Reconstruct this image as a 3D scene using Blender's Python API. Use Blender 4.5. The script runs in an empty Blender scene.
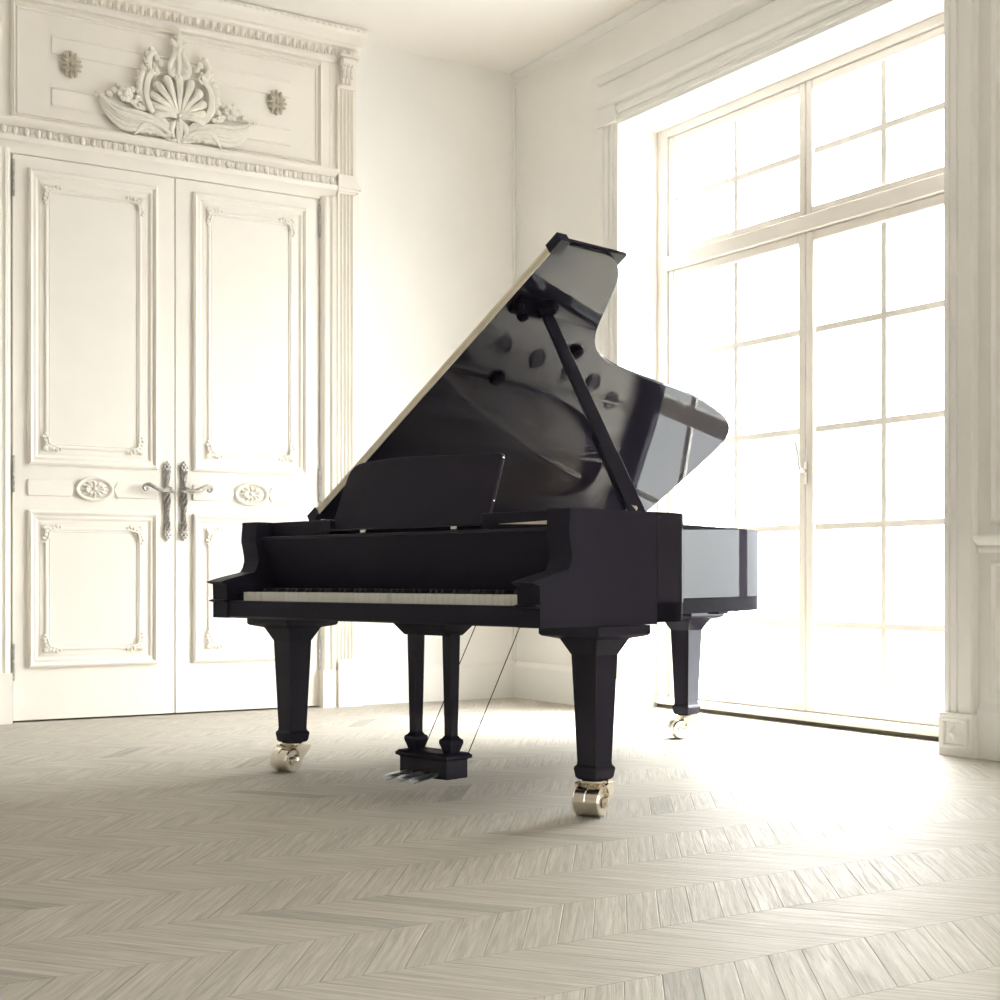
import bpy, bmesh, math, random
from mathutils import Vector, Matrix
random.seed(7)
S = 0.7                      # metres per modelling unit
C = bpy.context.scene.collection
sc = bpy.context.scene
PI = math.pi

# ------------------------------------------------------------------ materials
def new_mat(name):
    m = bpy.data.materials.new(name); m.use_nodes = True
    nt = m.node_tree
    b = next(n for n in nt.nodes if n.type == 'BSDF_PRINCIPLED')
    return m, nt, b

def mat(name, col, rough=0.5, metal=0.0, spec=0.5, noise=0.0, nscale=8.0, bump=0.0, coat=0.0):
    m, nt, b = new_mat(name)
    b.inputs['Base Color'].default_value = (*col, 1)
    b.inputs['Roughness'].default_value = rough
    b.inputs['Metallic'].default_value = metal
    b.inputs['Specular IOR Level'].default_value = spec
    b.inputs['Coat Weight'].default_value = coat
    tc = nt.nodes.new('ShaderNodeTexCoord')
    n = nt.nodes.new('ShaderNodeTexNoise'); n.inputs['Scale'].default_value = nscale
    n.inputs['Detail'].default_value = 4
    nt.links.new(tc.outputs['Object'], n.inputs['Vector'])
    if noise:
        r = nt.nodes.new('ShaderNodeValToRGB')
        r.color_ramp.elements[0].position = 0.3; r.color_ramp.elements[1].position = 0.7
        r.color_ramp.elements[0].color = (*[c*(1-noise) for c in col], 1)
        r.color_ramp.elements[1].color = (*[min(1, c*(1+noise)) for c in col], 1)
        nt.links.new(n.outputs['Fac'], r.inputs['Fac'])
        nt.links.new(r.outputs['Color'], b.inputs['Base Color'])
    if bump:
        bp = nt.nodes.new('ShaderNodeBump'); bp.inputs['Strength'].default_value = bump
        bp.inputs['Distance'].default_value = 0.01
        nt.links.new(n.outputs['Fac'], bp.inputs['Height'])
        nt.links.new(bp.outputs['Normal'], b.inputs['Normal'])
    return m

M = {}
M['wall'] = mat('warm_white_plaster', (0.905, 0.892, 0.865), 0.75, noise=0.015, nscale=3, bump=0.05)
M['ceiling'] = mat('ceiling_plaster', (0.905, 0.875, 0.84), 0.85, noise=0.01, nscale=2)
M['door'] = mat('cream_satin_paint', (0.875, 0.84, 0.782), 0.42, noise=0.012, nscale=6)
M['trim'] = mat('white_satin_trim', (0.89, 0.878, 0.85), 0.45, noise=0.01, nscale=6)
M['stucco'] = mat('carved_cream_stucco', (0.83, 0.80, 0.73), 0.55, noise=0.05, nscale=40)
M['antique'] = mat('antiqued_stucco', (0.50, 0.455, 0.37), 0.6, noise=0.25, nscale=60)
M['winframe'] = mat('window_frame_paint', (0.78, 0.74, 0.685), 0.45, noise=0.01)
M['dark'] = mat('painted_shadow_gap', (0.10, 0.085, 0.06), 0.8, noise=0.1)
M['pewter'] = mat('antique_pewter', (0.46, 0.44, 0.425), 0.35, metal=0.9, noise=0.35, nscale=60)
M['chrome'] = mat('satin_white_metal', (0.8, 0.79, 0.76), 0.25, metal=1.0, noise=0.03)
def lacquer(name, col, rough, f0, f90, power):
    # black polyester lacquer: dark body under a clear mirror coat
    m, nt, b = new_mat(name)
    nt.nodes.remove(b)
    out = next(n for n in nt.nodes if n.type == 'OUTPUT_MATERIAL')
    tc = nt.nodes.new('ShaderNodeTexCoord'); n = nt.nodes.new('ShaderNodeTexNoise'); n.inputs['Scale'].default_value = 3
    nt.links.new(tc.outputs['Object'], n.inputs['Vector'])
    r = nt.nodes.new('ShaderNodeMapRange'); r.inputs['To Min'].default_value = 0.97; r.inputs['To Max'].default_value = 1.03
    nt.links.new(n.outputs['Fac'], r.inputs['Value'])
    v = nt.nodes.new('ShaderNodeVectorMath'); v.operation = 'SCALE'; v.inputs[0].default_value = col
    nt.links.new(r.outputs[0], v.inputs['Scale'])
    df = nt.nodes.new('ShaderNodeBsdfDiffuse'); nt.links.new(v.outputs[0], df.inputs['Color'])
    gl = nt.nodes.new('ShaderNodeBsdfGlossy'); gl.inputs['Roughness'].default_value = rough
    gl.inputs['Color'].default_value = (0.97, 1.0, 1.0, 1)
    lw = nt.nodes.new('ShaderNodeLayerWeight'); lw.inputs['Blend'].default_value = 0.5
    pw = nt.nodes.new('ShaderNodeMath'); pw.operation = 'POWER'; pw.inputs[1].default_value = power
    ma = nt.nodes.new('ShaderNodeMath'); ma.operation = 'MULTIPLY_ADD'; ma.inputs[1].default_value = f90-f0; ma.inputs[2].default_value = f0
    mx = nt.nodes.new('ShaderNodeMixShader')
    nt.links.new(lw.outputs['Facing'], pw.inputs[0]); nt.links.new(pw.outputs[0], ma.inputs[0])
    nt.links.new(ma.outputs[0], mx.inputs[0]); nt.links.new(df.outputs[0], mx.inputs[1]); nt.links.new(gl.outputs[0], mx.inputs[2])
    nt.links.new(mx.outputs[0], out.inputs['Surface'])
    return m
M['black'] = lacquer('black_piano_lacquer', (0.024, 0.0215, 0.035), 0.02, 0.028, 0.07, 4.0)
M['lid'] = lacquer('polished_black_lid_lacquer', (0.024, 0.021, 0.033), 0.02, 0.062, 0.12, 4.0)
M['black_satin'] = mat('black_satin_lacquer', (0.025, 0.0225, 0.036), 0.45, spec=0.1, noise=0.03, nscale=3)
M['blackfelt'] = mat('matte_black_rubber', (0.012, 0.011, 0.017), 0.8, spec=0.03, noise=0.1, nscale=40)
M['ivory'] = mat('white_key_plastic', (0.90, 0.89, 0.84), 0.3, noise=0.01)
M['ebony'] = mat('black_key_plastic', (0.02, 0.019, 0.022), 0.35, noise=0.05)
M['brass'] = mat('pale_polished_brass', (0.90, 0.84, 0.73), 0.2, metal=1.0, noise=0.03, nscale=30)
M['steel'] = mat('polished_steel', (0.62, 0.68, 0.74), 0.42, metal=1.0, noise=0.03)
M['plate'] = mat('bronze_iron_plate', (0.42, 0.385, 0.34), 0.42, metal=0.3, noise=0.06, nscale=20)
M['hole_shade'] = mat('plate_hole_shade', (0.03, 0.028, 0.03), 0.5, noise=0.1)
M['spruce'] = mat('soundboard_spruce', (0.40, 0.31, 0.20), 0.4, noise=0.1, nscale=25)
M['string'] = mat('steel_string', (0.20, 0.20, 0.22), 0.4, metal=1.0, noise=0.05)
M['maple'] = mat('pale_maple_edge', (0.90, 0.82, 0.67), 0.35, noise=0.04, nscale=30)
M['maple_dark'] = mat('tan_seam', (0.58, 0.47, 0.31), 0.45, noise=0.05)

# glass pane: thin clear sheet, a mix of transparent and mirror by Fresnel
gm = bpy.data.materials.new('window_glass'); gm.use_nodes = True
nt = gm.node_tree; nt.nodes.clear()
o_ = nt.nodes.new('ShaderNodeOutputMaterial'); mx = nt.nodes.new('ShaderNodeMixShader')
tr = nt.nodes.new('ShaderNodeBsdfTransparent'); gl = nt.nodes.new('ShaderNodeBsdfGlossy')
lw = nt.nodes.new('ShaderNodeLayerWeight'); lw.inputs['Blend'].default_value = 0.5
pw = nt.nodes.new('ShaderNodeMath'); pw.operation = 'POWER'; pw.inputs[1].default_value = 5.0
fr = nt.nodes.new('ShaderNodeMath'); fr.operation = 'MULTIPLY_ADD'; fr.inputs[1].default_value = 0.8; fr.inputs[2].default_value = 0.04
nt.links.new(lw.outputs['Facing'], pw.inputs[0]); nt.links.new(pw.outputs[0], fr.inputs[0])
tr.inputs['Color'].default_value = (0.97, 0.98, 0.97, 1); gl.inputs['Roughness'].default_value = 0.02
nt.links.new(fr.outputs[0], mx.inputs[0]); nt.links.new(tr.outputs[0], mx.inputs[1])
nt.links.new(gl.outputs[0], mx.inputs[2]); nt.links.new(mx.outputs[0], o_.inputs['Surface'])
M['glass'] = gm

# chevron parquet
def floor_material():
    m, nt, b = new_mat('whitewashed_chevron_parquet')
    def mth(op, a, c=None):
        n = nt.nodes.new('ShaderNodeMath'); n.operation = op
        for i, v in enumerate((a, c)):
            if v is None: continue
            if isinstance(v, (int, float)): n.inputs[i].default_value = v
            else: nt.links.new(v, n.inputs[i])
        return n.outputs[0]
    tc = nt.nodes.new('ShaderNodeTexCoord'); sx = nt.nodes.new('ShaderNodeSeparateXYZ')
    nt.links.new(tc.outputs['Object'], sx.inputs[0])
    x, y = sx.outputs[0], sx.outputs[1]
    bw = 0.392*S; sp = 0.1185*S; th = math.radians(53.5); cot = bw/math.tan(th)
    yy = mth('DIVIDE', mth('ADD', y, -(2.482-0.392*40)*S), bw)
    k = mth('FLOOR', yy); f = mth('FRACT', yy)
    odd = mth('MODULO', k, 2.0)
    sgn = mth('SUBTRACT', 1.0, mth('MULTIPLY', odd, 2.0))
    tri = mth('ADD', odd, mth('MULTIPLY', sgn, f))
    u = mth('DIVIDE', mth('ADD', mth('SUBTRACT', x, mth('MULTIPLY', tri, cot)), (40.0 + 0.035)*sp*10), sp)
    idx = mth('FLOOR', u); uf = mth('FRACT', u)
    cv = nt.nodes.new('ShaderNodeCombineXYZ'); nt.links.new(idx, cv.inputs[0]); nt.links.new(k, cv.inputs[1])
    wn = nt.nodes.new('ShaderNodeTexWhiteNoise'); wn.noise_dimensions = '2D'
    nt.links.new(cv.outputs[0], wn.inputs['Vector']); rnd = wn.outputs['Value']
    # grain coordinates
    c_, s_ = math.cos(th), math.sin(th)
    al = mth('ADD', mth('MULTIPLY', x, c_), mth('MULTIPLY', mth('MULTIPLY', y, sgn), s_))
    ac = mth('SUBTRACT', mth('MULTIPLY', y, c_), mth('MULTIPLY', mth('MULTIPLY', x, sgn), s_))
    gv = nt.nodes.new('ShaderNodeCombineXYZ')
    nt.links.new(mth('MULTIPLY', al, 5.0), gv.inputs[0]); nt.links.new(mth('MULTIPLY', ac, 105.0), gv.inputs[1])
    nt.links.new(mth('MULTIPLY', rnd, 90.0), gv.inputs[2])
    gn = nt.nodes.new('ShaderNodeTexNoise'); gn.inputs['Scale'].default_value = 1.0; gn.inputs['Detail'].default_value = 5
    gn.inputs['Roughness'].default_value = 0.62; gn.inputs['Distortion'].default_value = 0.7
    nt.links.new(gv.outputs[0], gn.inputs['Vector'])
    g2 = nt.nodes.new('ShaderNodeCombineXYZ')
    nt.links.new(mth('MULTIPLY', al, 2.2), g2.inputs[0]); nt.links.new(mth('MULTIPLY', ac, 26.0), g2.inputs[1])
    nt.links.new(mth('MULTIPLY', rnd, 50.0), g2.inputs[2])
    gb = nt.nodes.new('ShaderNodeTexNoise'); gb.inputs['Scale'].default_value = 1.0; gb.inputs['Detail'].default_value = 3
    nt.links.new(g2.outputs[0], gb.inputs['Vector'])
    # joints
    d1 = mth('MULTIPLY', mth('MINIMUM', uf, mth('SUBTRACT', 1.0, uf)), sp*s_)
    d2 = mth('MULTIPLY', mth('MINIMUM', f, mth('SUBTRACT', 1.0, f)), bw)
    d = mth('MINIMUM', d1, d2)
    jn = nt.nodes.new('ShaderNodeMapRange'); jn.inputs['From Min'].default_value = 0.0004
    jn.inputs['From Max'].default_value = 0.0017; nt.links.new(d, jn.inputs['Value'])
    joint = jn.outputs[0]                           # 0 in the joint, 1 on the plank
    # value of the wood
    rp = nt.nodes.new('ShaderNodeMapRange'); rp.inputs['From Min'].default_value = 0.3; rp.inputs['From Max'].default_value = 0.7
    rp.inputs['To Min'].default_value = 0.76; rp.inputs['To Max'].default_value = 1.10
    nt.links.new(gn.outputs['Fac'], rp.inputs['Value'])
    rb = nt.nodes.new('ShaderNodeMapRange'); rb.inputs['From Min'].default_value = 0.3; rb.inputs['From Max'].default_value = 0.7
    rb.inputs['To Min'].default_value = 0.965; rb.inputs['To Max'].default_value = 1.03
    nt.links.new(gb.outputs['Fac'], rb.inputs['Value'])
    pv = mth('ADD', 0.975, mth('MULTIPLY', rnd, 0.05))
    dk = mth('SUBTRACT', 1.0, mth('MULTIPLY', mth('GREATER_THAN', rnd, 0.975), 0.22))
    val = mth('MULTIPLY', mth('MULTIPLY', mth('MULTIPLY', rp.outputs[0], rb.outputs[0]), pv), dk)
    val = mth('MULTIPLY', val, mth('ADD', 0.76, mth('MULTIPLY', joint, 0.24)))
    cc = nt.nodes.new('ShaderNodeVectorMath'); cc.operation = 'SCALE'
    cc.inputs[0].default_value = FLOOR_COL
    nt.links.new(val, cc.inputs['Scale'])
    nt.links.new(cc.outputs[0], b.inputs['Base Color'])
    rr = nt.nodes.new('ShaderNodeMapRange'); rr.inputs['From Min'].default_value = 0.3; rr.inputs['From Max'].default_value = 0.7
    rr.inputs['To Min'].default_value = 0.72; rr.inputs['To Max'].default_value = 0.48
    nt.links.new(gn.outputs['Fac'], rr.inputs['Value']); nt.links.new(rr.outputs[0], b.inputs['Roughness'])
    b.inputs['Specular IOR Level'].default_value = 0.12
    hh = mth('ADD', mth('MULTIPLY', gn.outputs['Fac'], 0.55), mth('MULTIPLY', joint, 0.5))
    bp = nt.nodes.new('ShaderNodeBump'); bp.inputs['Strength'].default_value = 0.6; bp.inputs['Distance'].default_value = 0.0035
    nt.links.new(hh, bp.inputs['Height']); nt.links.new(bp.outputs['Normal'], b.inputs['Normal'])
    return m
FLOOR_COL = (0.525, 0.49, 0.432)
M['floor'] = floor_material()

# ------------------------------------------------------------------ mesh builder (all coordinates in units of S)
class MB:
    def __init__(self): self.bm = bmesh.new()
    def quadmesh(self, rings, close_u=True, cap=True):
        """loft list of rings of points"""
        vr = [[self.bm.verts.new(p) for p in r] for r in rings]
        n = len(rings[0])
        for a, b in zip(vr, vr[1:]):
            for i in range(n if close_u else n-1):
                j = (i+1) % n
                try: self.bm.faces.new((a[i], a[j], b[j], b[i]))
                except ValueError: pass
        if cap:
            for r in (vr[0], vr[-1]):
                try: self.bm.faces.new(r)
                except ValueError: pass
        return self
    def box(self, x0, x1, y0, y1, z0, z1, mtx=None):
        pts = [(x0,y0),(x1,y0),(x1,y1),(x0,y1)]
        r = [[Vector((x,y,z)) for x,y in pts] for z in (z0,z1)]
        if mtx: r = [[mtx @ p for p in q] for q in r]
        return self.quadmesh(r)
    def prism(self, poly, a, b, axis='x'):
        """polygon extruded along an axis: x -> poly is (y,z); y -> (x,z); z -> (x,y)"""
        def P(u, v, t): return {'x': (t,u,v), 'y': (u,t,v), 'z': (u,v,t)}[axis]
        return self.quadmesh([[P(u,v,t) for u,v in poly] for t in (a,b)])
    def tube(self, pts, rad, n=8, flat=None, cap=True):
        """tube along 3D points, radius per point; flat=(vector, factor) squashes along a direction"""
        pts = [Vector(p) for p in pts]; m = len(pts)
        if isinstance(rad, (int,float)): rad = [rad]*m
        t0 = (pts[1]-pts[0]).normalized()
        up = Vector((0,0,1)) if abs(t0.z) < 0.9 else Vector((1,0,0))
        rings = []
        nrm = None
        for i in range(m):
            t = (pts[min(i+1,m-1)]-pts[max(i-1,0)]).normalized()
            if nrm is None: nrm = t.cross(up).normalized()
            else:
                nrm = (nrm - t*nrm.dot(t))
                nrm = nrm.normalized() if nrm.length > 1e-6 else t.cross(up).normalized()
            bn = t.cross(nrm)
            ring = []
            for k in range(n):
                a = 2*PI*k/n
                o = nrm*math.cos(a)*rad[i] + bn*math.sin(a)*rad[i]
                if flat: o = o - flat[0]*(o.dot(flat[0])*(1-flat[1]))
                ring.append(pts[i]+o)
            rings.append(ring)
        return self.quadmesh(rings, cap=cap)
    def ell(self, c, r, seg=10, ring=6, mtx=None):
        rings = []
        for i in range(1, ring):
            ph = PI*i/ring
            rings.append([Vector((r[0]*math.sin(ph)*math.cos(2*PI*k/seg), r[1]*math.sin(ph)*math.sin(2*PI*k/seg), r[2]*math.cos(ph))) for k in range(seg)])
        top, bot = Vector((0,0,r[2])), Vector((0,0,-r[2]))
        c = Vector(c)
        f = (lambda p: c + (mtx @ p)) if mtx else (lambda p: c+p)
        vr = [[self.bm.verts.new(f(p)) for p in q] for q in rings]
        t, b = self.bm.verts.new(f(top)), self.bm.verts.new(f(bot))
        for a_, b_ in zip(vr, vr[1:]):
            for k in range(seg):
                self.bm.faces.new((a_[k], a_[(k+1)%seg], b_[(k+1)%seg], b_[k]))
        for k in range(seg):
            self.bm.faces.new((t, vr[0][(k+1)%seg], vr[0][k])); self.bm.faces.new((b, vr[-1][k], vr[-1][(k+1)%seg]))
        return self
    def lathe(self, prof, c, axis=Vector((0,0,1)), n=24):
        """prof list of (radius, height) about an axis through c"""
        axis = Vector(axis).normalized()
        q = axis.to_track_quat('Z','Y').to_matrix()
        rings = [[Vector(c) + q @ Vector((r*math.cos(2*PI*k/n), r*math.sin(2*PI*k/n), h)) for k in range(n)] for r,h in prof]
        return self.quadmesh(rings)
    def mould(self, rect, prof, plane):
        """sweep profile [(inset, out)] round a rectangle; plane(u,v,out) -> point"""
        u0,u1,v0,v1 = rect
        rings = []
        for d,o in prof:
            rings.append([plane(u0+d,v0+d,o), plane(u1-d,v0+d,o), plane(u1-d,v1-d,o), plane(u0+d,v1-d,o)])
        return self.quadmesh(rings, cap=False)
    def build(self, name, m, parent=None, bevel=0, smooth=35, loc=None, seg=2):
        bm = self.bm
        for v in bm.verts: v.co *= S
        bmesh.ops.recalc_face_normals(bm, faces=bm.faces)
        me = bpy.data.meshes.new(name); bm.to_mesh(me); bm.free()
        me.materials.append(m)
        if smooth:
            for p in me.polygons: p.use_smooth = True
            me.set_sharp_from_angle(angle=math.radians(smooth))
        o = bpy.data.objects.new(name, me); C.objects.link(o)
        if parent: o.parent = parent
        if loc: o.location = Vector(loc)*S
        if bevel:
            bv = o.modifiers.new('bevel','BEVEL'); bv.width = bevel*S; bv.segments = seg; bv.limit_method = 'ANGLE'
            bv.angle_limit = math.radians(40); bv.harden_normals = False
        return o

def tag(o, label=None, cat=None, group=None, kind=None):
    if label: o['label'] = label
    if cat: o['category'] = cat
    if group: o['group'] = group
    if kind: o['kind'] = kind
    return o
def empty(name, loc=(0,0,0), rz=0):
    o = bpy.data.objects.new(name, None); C.objects.link(o)
    o.location = Vector(loc)*S; o.rotation_euler = (0,0,rz); o.empty_display_size = 0.1
    return o
def spline(pts, n=6, closed=False):
    """Catmull-Rom through points"""
    P = [Vector(p) for p in pts]; out = []
    m = len(P)
    for i in range(m if closed else m-1):
        if closed: p0,p1,p2,p3 = P[(i-1)%m],P[i],P[(i+1)%m],P[(i+2)%m]
        else: p0,p1,p2,p3 = P[max(i-1,0)],P[i],P[i+1],P[min(i+2,m-1)]
        for k in range(n):
            t = k/n
            out.append(0.5*((2*p1)+(p2-p0)*t+(2*p0-5*p1+4*p2-p3)*t*t+(3*p1-p0-3*p2+p3)*t**3))
    if not closed: out.append(P[-1])
    return out

# ------------------------------------------------------------------ room shell
XL, XR, YF, YB, ZC = -11.0, 6.5, -4.2, 10.24, 5.23
XO = 7.12                                 # outer face of the window wall
TRIMS = [0]
def structure(mb, name, m, label, cat, **k):
    if name.startswith('trim'):
        TRIMS[0] += 1; name = f'trim_{TRIMS[0]}'
    return tag(mb.build(name, m, **k), label, cat, kind='structure')

structure(MB().box(XL-.3, XO, YF-.3, YB+.3, -.12, 0), 'floor', M['floor'], 'whitewashed oak chevron parquet floor of the room', 'floor', smooth=0)
structure(MB().box(XL-.3, XO, YF-.3, YB+.3, ZC, ZC+.15), 'ceiling', M['ceiling'], 'plain white plaster ceiling', 'ceiling', smooth=0)
DX0, DX1, DZ = 2.38, 4.70, 3.94           # door opening
wb = MB().box(XL-.3, DX0, YB, YB+.3, 0, ZC).box(DX1, XO, YB, YB+.3, 0, ZC).box(DX0, DX1, YB, YB+.3, DZ, ZC).box(DX0, DX1, YB+.2, YB+.3, 0, DZ)
structure(wb, 'wall_back', M['wall'], 'white plaster wall holding the tall double door', 'wall', smooth=0)
structure(MB().box(XL-.3, XL, YF, YB, 0, ZC), 'wall_left', M['wall'], 'plain white plaster wall to the left, outside the view', 'wall', smooth=0)
structure(MB().box(XL, XR, YF-.3, YF, 0, ZC), 'wall_front', M['wall'], 'plain white plaster wall behind the viewer', 'wall', smooth=0)
# window wall with splayed openings
FCO = .138                                # sideways offset of the frame in its splayed opening
WCS = [7.19, -1.9]                        # window centres along the wall; the rear one is unseen, added for fill
OH, OW, FW = 4.41, 1.555, 1.548            # opening height, half width at wall face, half width at frame
wr = MB()
edges = [YF-.3] + [v for c in sorted(WCS) for v in (c-OW, c+OW)] + [YB+.3]
for i in range(0, len(edges), 2):
    a, b = edges[i], edges[i+1]
    ao = a if i == 0 else a-OW+FW+FCO
    bo = b if i == len(edges)-2 else b+OW-FW+FCO
    wr.prism([(XR,a),(XR,b),(6.93,bo),(XO,bo),(XO,ao),(6.93,ao)], 0, ZC, 'z')
for c in WCS:
    wr.quadmesh([[(XR,c-OW,OH),(XR,c+OW,OH),(XR,c+OW,ZC),(XR,c-OW,ZC)],
                 [(6.93,c+FCO-FW,OH+.045),(6.93,c+FCO+FW,OH+.045),(6.93,c+FCO+FW,ZC),(6.93,c+FCO-FW,ZC)],
                 [(XO,c+FCO-FW,OH+.045),(XO,c+FCO+FW,OH+.045),(XO,c+FCO+FW,ZC),(XO,c+FCO-FW,ZC)]])
structure(wr, 'wall_right', M['wall'], 'white plaster wall pierced by the tall window', 'wall', smooth=0)

# baseboards
bp = [(0,0),(0,.30),(-.012,.30),(-.018,.285),(-.03,.27),(-.035,.255),(-.035,0)]
mb = MB().prism([(YB+u, v) for u,v in bp], 5.02, XR, 'x')
mb.prism([(YB+u, v) for u,v in bp], XL, 2.03, 'x')
structure(mb, 'baseboard_back', M['trim'], 'tall white baseboard along the wall beside the double door', 'baseboard')
mb = MB()
for a, b in ((8.965, YB-.035), (-.12, 5.405), (YF, -3.69)):
    mb.prism([(XR+u, v) for u,v in bp], a, b, 'y')
structure(mb, 'baseboard_right', M['trim'], 'tall white baseboard along the window wall', 'baseboard')
# ceiling cornice on the window wall, and corner bead
cp = [(0,5.165),(-.012,5.165),(-.018,5.175),(-.02,5.19),(-.035,5.21),(-.048,5.218),(-.048,5.23),(0,5.23)]
mb = MB().prism([(XR+u, v) for u,v in cp], YF, YB, 'y')
structure(mb, 'trim_cornice_right', M['trim'], 'narrow white ceiling cornice above the window', 'cornice')
mb = MB().box(XR-.028, XR, YB-.02, YB, .30, 5.166)
structure(mb, 'trim_corner', M['trim'], 'slim white bead in the corner where the two walls meet', 'trim', bevel=.008)

# ------------------------------------------------------------------ window casings
def casing(c, idx):
    mb = MB()
    y0, y1 = c-OW, c+OW                       # opening
    for s in (-1, 1):
        e = c + s*OW
        w = 0.215
        prof = [(0,0),(0,.035),(.035,.035),(.04,.028),(.055,.028),(.06,.04),(.09,.04),(.095,.03),(.11,.03),(.115,.045),(.16,.045),(.165,.055),(.205,.055),(.215,.045),(.215,0)]
        mb.prism([(XR-o, e+s*d) for d,o in prof], .24, OH+.02, 'z')
        # plinth block with a raised diamond ornament
        mb.box(XR-.075, XR, min(e-s*.005, e+s*.235), max(e-s*.005, e+s*.235), 0, .24)
        mb.mould((min(e+s*.02, e+s*.21), max(e+s*.02, e+s*.21), .045, .215), [(0,.075),(.004,.09),(.018,.09),(.026,.078)], lambda u,v,o: (XR-o,u,v))
        q = e+s*.115
        mb.quadmesh([[(XR-.074,q-.055,.13),(XR-.074,q,.185),(XR-.074,q+.055,.13),(XR-.074,q,.075)],
                     [(XR-.095,q-.004,.13),(XR-.095,q,.134),(XR-.095,q+.004,.13),(XR-.095,q,.126)]])
        # corner block
        mb.box(XR-.07, XR, min(e, e+s*.225), max(e, e+s*.225), OH+.02, OH+.15)
    head = [(0,0),(.035,0),(.035,.03),(.045,.035),(.045,.05),(.03,.055),(.03,.075),(.045,.08),(.045,.10),(.055,.11),(.055,.13),(.04,.14),(.04,.155),(.06,.165),(.07,.18),(.07,.20),(0,.20)]
    mb.prism([(XR-o, OH+h) for o,h in head if h <= .155] + [(XR, OH+.155)], y0, y1, 'y')
    mb.prism([(XR-o, OH+h) for o,h in head if h >= .155] + [(XR, OH+.155)], y0-.235, y1+.235, 'y')
    ledge = [(0,4.775),(.02,4.78),(.03,4.80),(.055,4.815),(.075,4.82),(.075,4.845),(0,4.845)]
    mb.prism([(XR-o, h) for o,h in ledge], y0-.28, y1+.28, 'y')
    structure(mb, f'trim_window_casing_{idx}', M['trim'], ['white moulded casing with plinth blocks round the window beside the piano',
        'white moulded casing round the added fill window behind the view', 'white moulded casing round the farthest rear window'][idx-1], 'casing', bevel=.003)
for i, c in enumerate(WCS): casing(c, i+1)

# chair rail and panel mouldings on the pier
mb = MB()
cr = [(0,1.14),(.02,1.14),(.03,1.16),(.03,1.18),(.055,1.20),(.065,1.215),(.065,1.235),(0,1.235)]
mb.prism([(XR-o,h) for o,h in cr], -.10, 5.405, 'y')
structure(mb, 'trim_chair_rail', M['trim'], 'short white chair rail on the pier right of the window', 'moulding')
mb = MB()
for v0, v1 in ((.34,1.10),(1.30,4.70)):
    for q0, q1 in ((3.75,5.34),(1.85,3.55),(.0,1.65)):
      mb.mould((q0,q1,v0,v1), [(0,0),(.004,.014),(.02,.02),(.03,.008),(.035,0)], lambda u,v,o: (XR-o,u,v))
structure(mb, 'trim_pier_panel', M['trim'], 'shallow panel moulding on the pier right of the window', 'moulding')

# ------------------------------------------------------------------ windows
def window(c, idx, label):
    root = empty(f'window_{idx}', (0,0,0)); tag(root, label, 'window', kind='structure')
    y0, y1 = c-FW-.005, c+FW+.005
    xa, xb = 6.94, 7.06
    f = MB()
    ti = .125
    f.box(xa, xb, y0, y0+ti, .03, OH+.045).box(xa, xb, y1-ti, y1, .03, OH+.045)
    f.box(xa, xb, y0+ti, y1-ti, OH-.022, OH+.045)
    f.box(xa-.025, xb, y0, y1, .028, .085)
    f.box(xa-.012, xb, y0+ti, y1-ti, 3.36, 3.47)
    f.build('frame', M['winframe'], root, bevel=.008)
    MB().box(xa, xb-.03, y0, y1, 0, .028).build('threshold_shadow', M['dark'], root, smooth=0)  # dark box, shadow under the frame put into its colour
    ym = c-.066
    g = (y0+ti, y1-ti)
    xs = (6.955, 7.045)
    def sash(name, ya, yb, za, zb, w, rows, wb_):
        b = MB()
        b.box(*xs, ya, ya+w, za, zb).box(*xs, yb-w, yb, za, zb)
        b.box(*xs, ya+w, yb-w, za, za+wb_).box(*xs, ya+w, yb-w, zb-w, zb)
        so = b.build(name, M['winframe'], root, bevel=.01)
        q = MB()
        yc = (ya+yb)/2
        q.box(6.985, 7.015, yc-.022, yc+.022, za+wb_, zb-w)
        for z in rows: q.box(6.986, 7.014, ya+w, yb-w, z-.021, z+.021)
        q.build('muntins', M['winframe'], so)
        MB().box(6.998, 7.002, ya+w-.01, yb-w+.01, za+wb_-.01, zb-w+.01).build('pane', M['glass'], so, smooth=0)
    rows = (.687, 1.348, 2.012, 2.69)
    sash('sash', g[0]+.003, ym-.004, .087, 3.357, .07, rows, .055)
    sash('sash', ym+.004, g[1]-.003, .087, 3.357, .065, rows, .055)
    sash('transom_sash', g[0]+.003, ym-.004, 3.473, OH-.025, .06, (3.905,), .05)
    sash('transom_sash', ym+.004, g[1]-.003, 3.473, OH-.025, .06, (3.905,), .05)
    h = MB()
    hy = ym-.012
    h.lathe([(.012,0),(.012,.012)], (xs[0]-.012, hy, 1.73), (1,0,0), 12)
    h.box(xs[0]-.012, xs[0]+.002, hy-.013, hy+.013, 1.64, 1.79)
    h.tube(spline([(xs[0]-.01,hy,1.73),(xs[0]-.05,hy,1.735),(xs[0]-.06,hy+.008,1.77),(xs[0]-.055,hy+.028,1.85),(xs[0]-.06,hy+.05,1.93)],5), [.014]*12+[.011]*9, 8)
    h.build('handle', M['chrome'], root)
window(WCS[0]+FCO, 1, 'tall white french window with gridded panes behind the piano tail')
window(WCS[1]+FCO, 2, 'tall white french window added for fill light at the rear of the room, outside the view')

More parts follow.
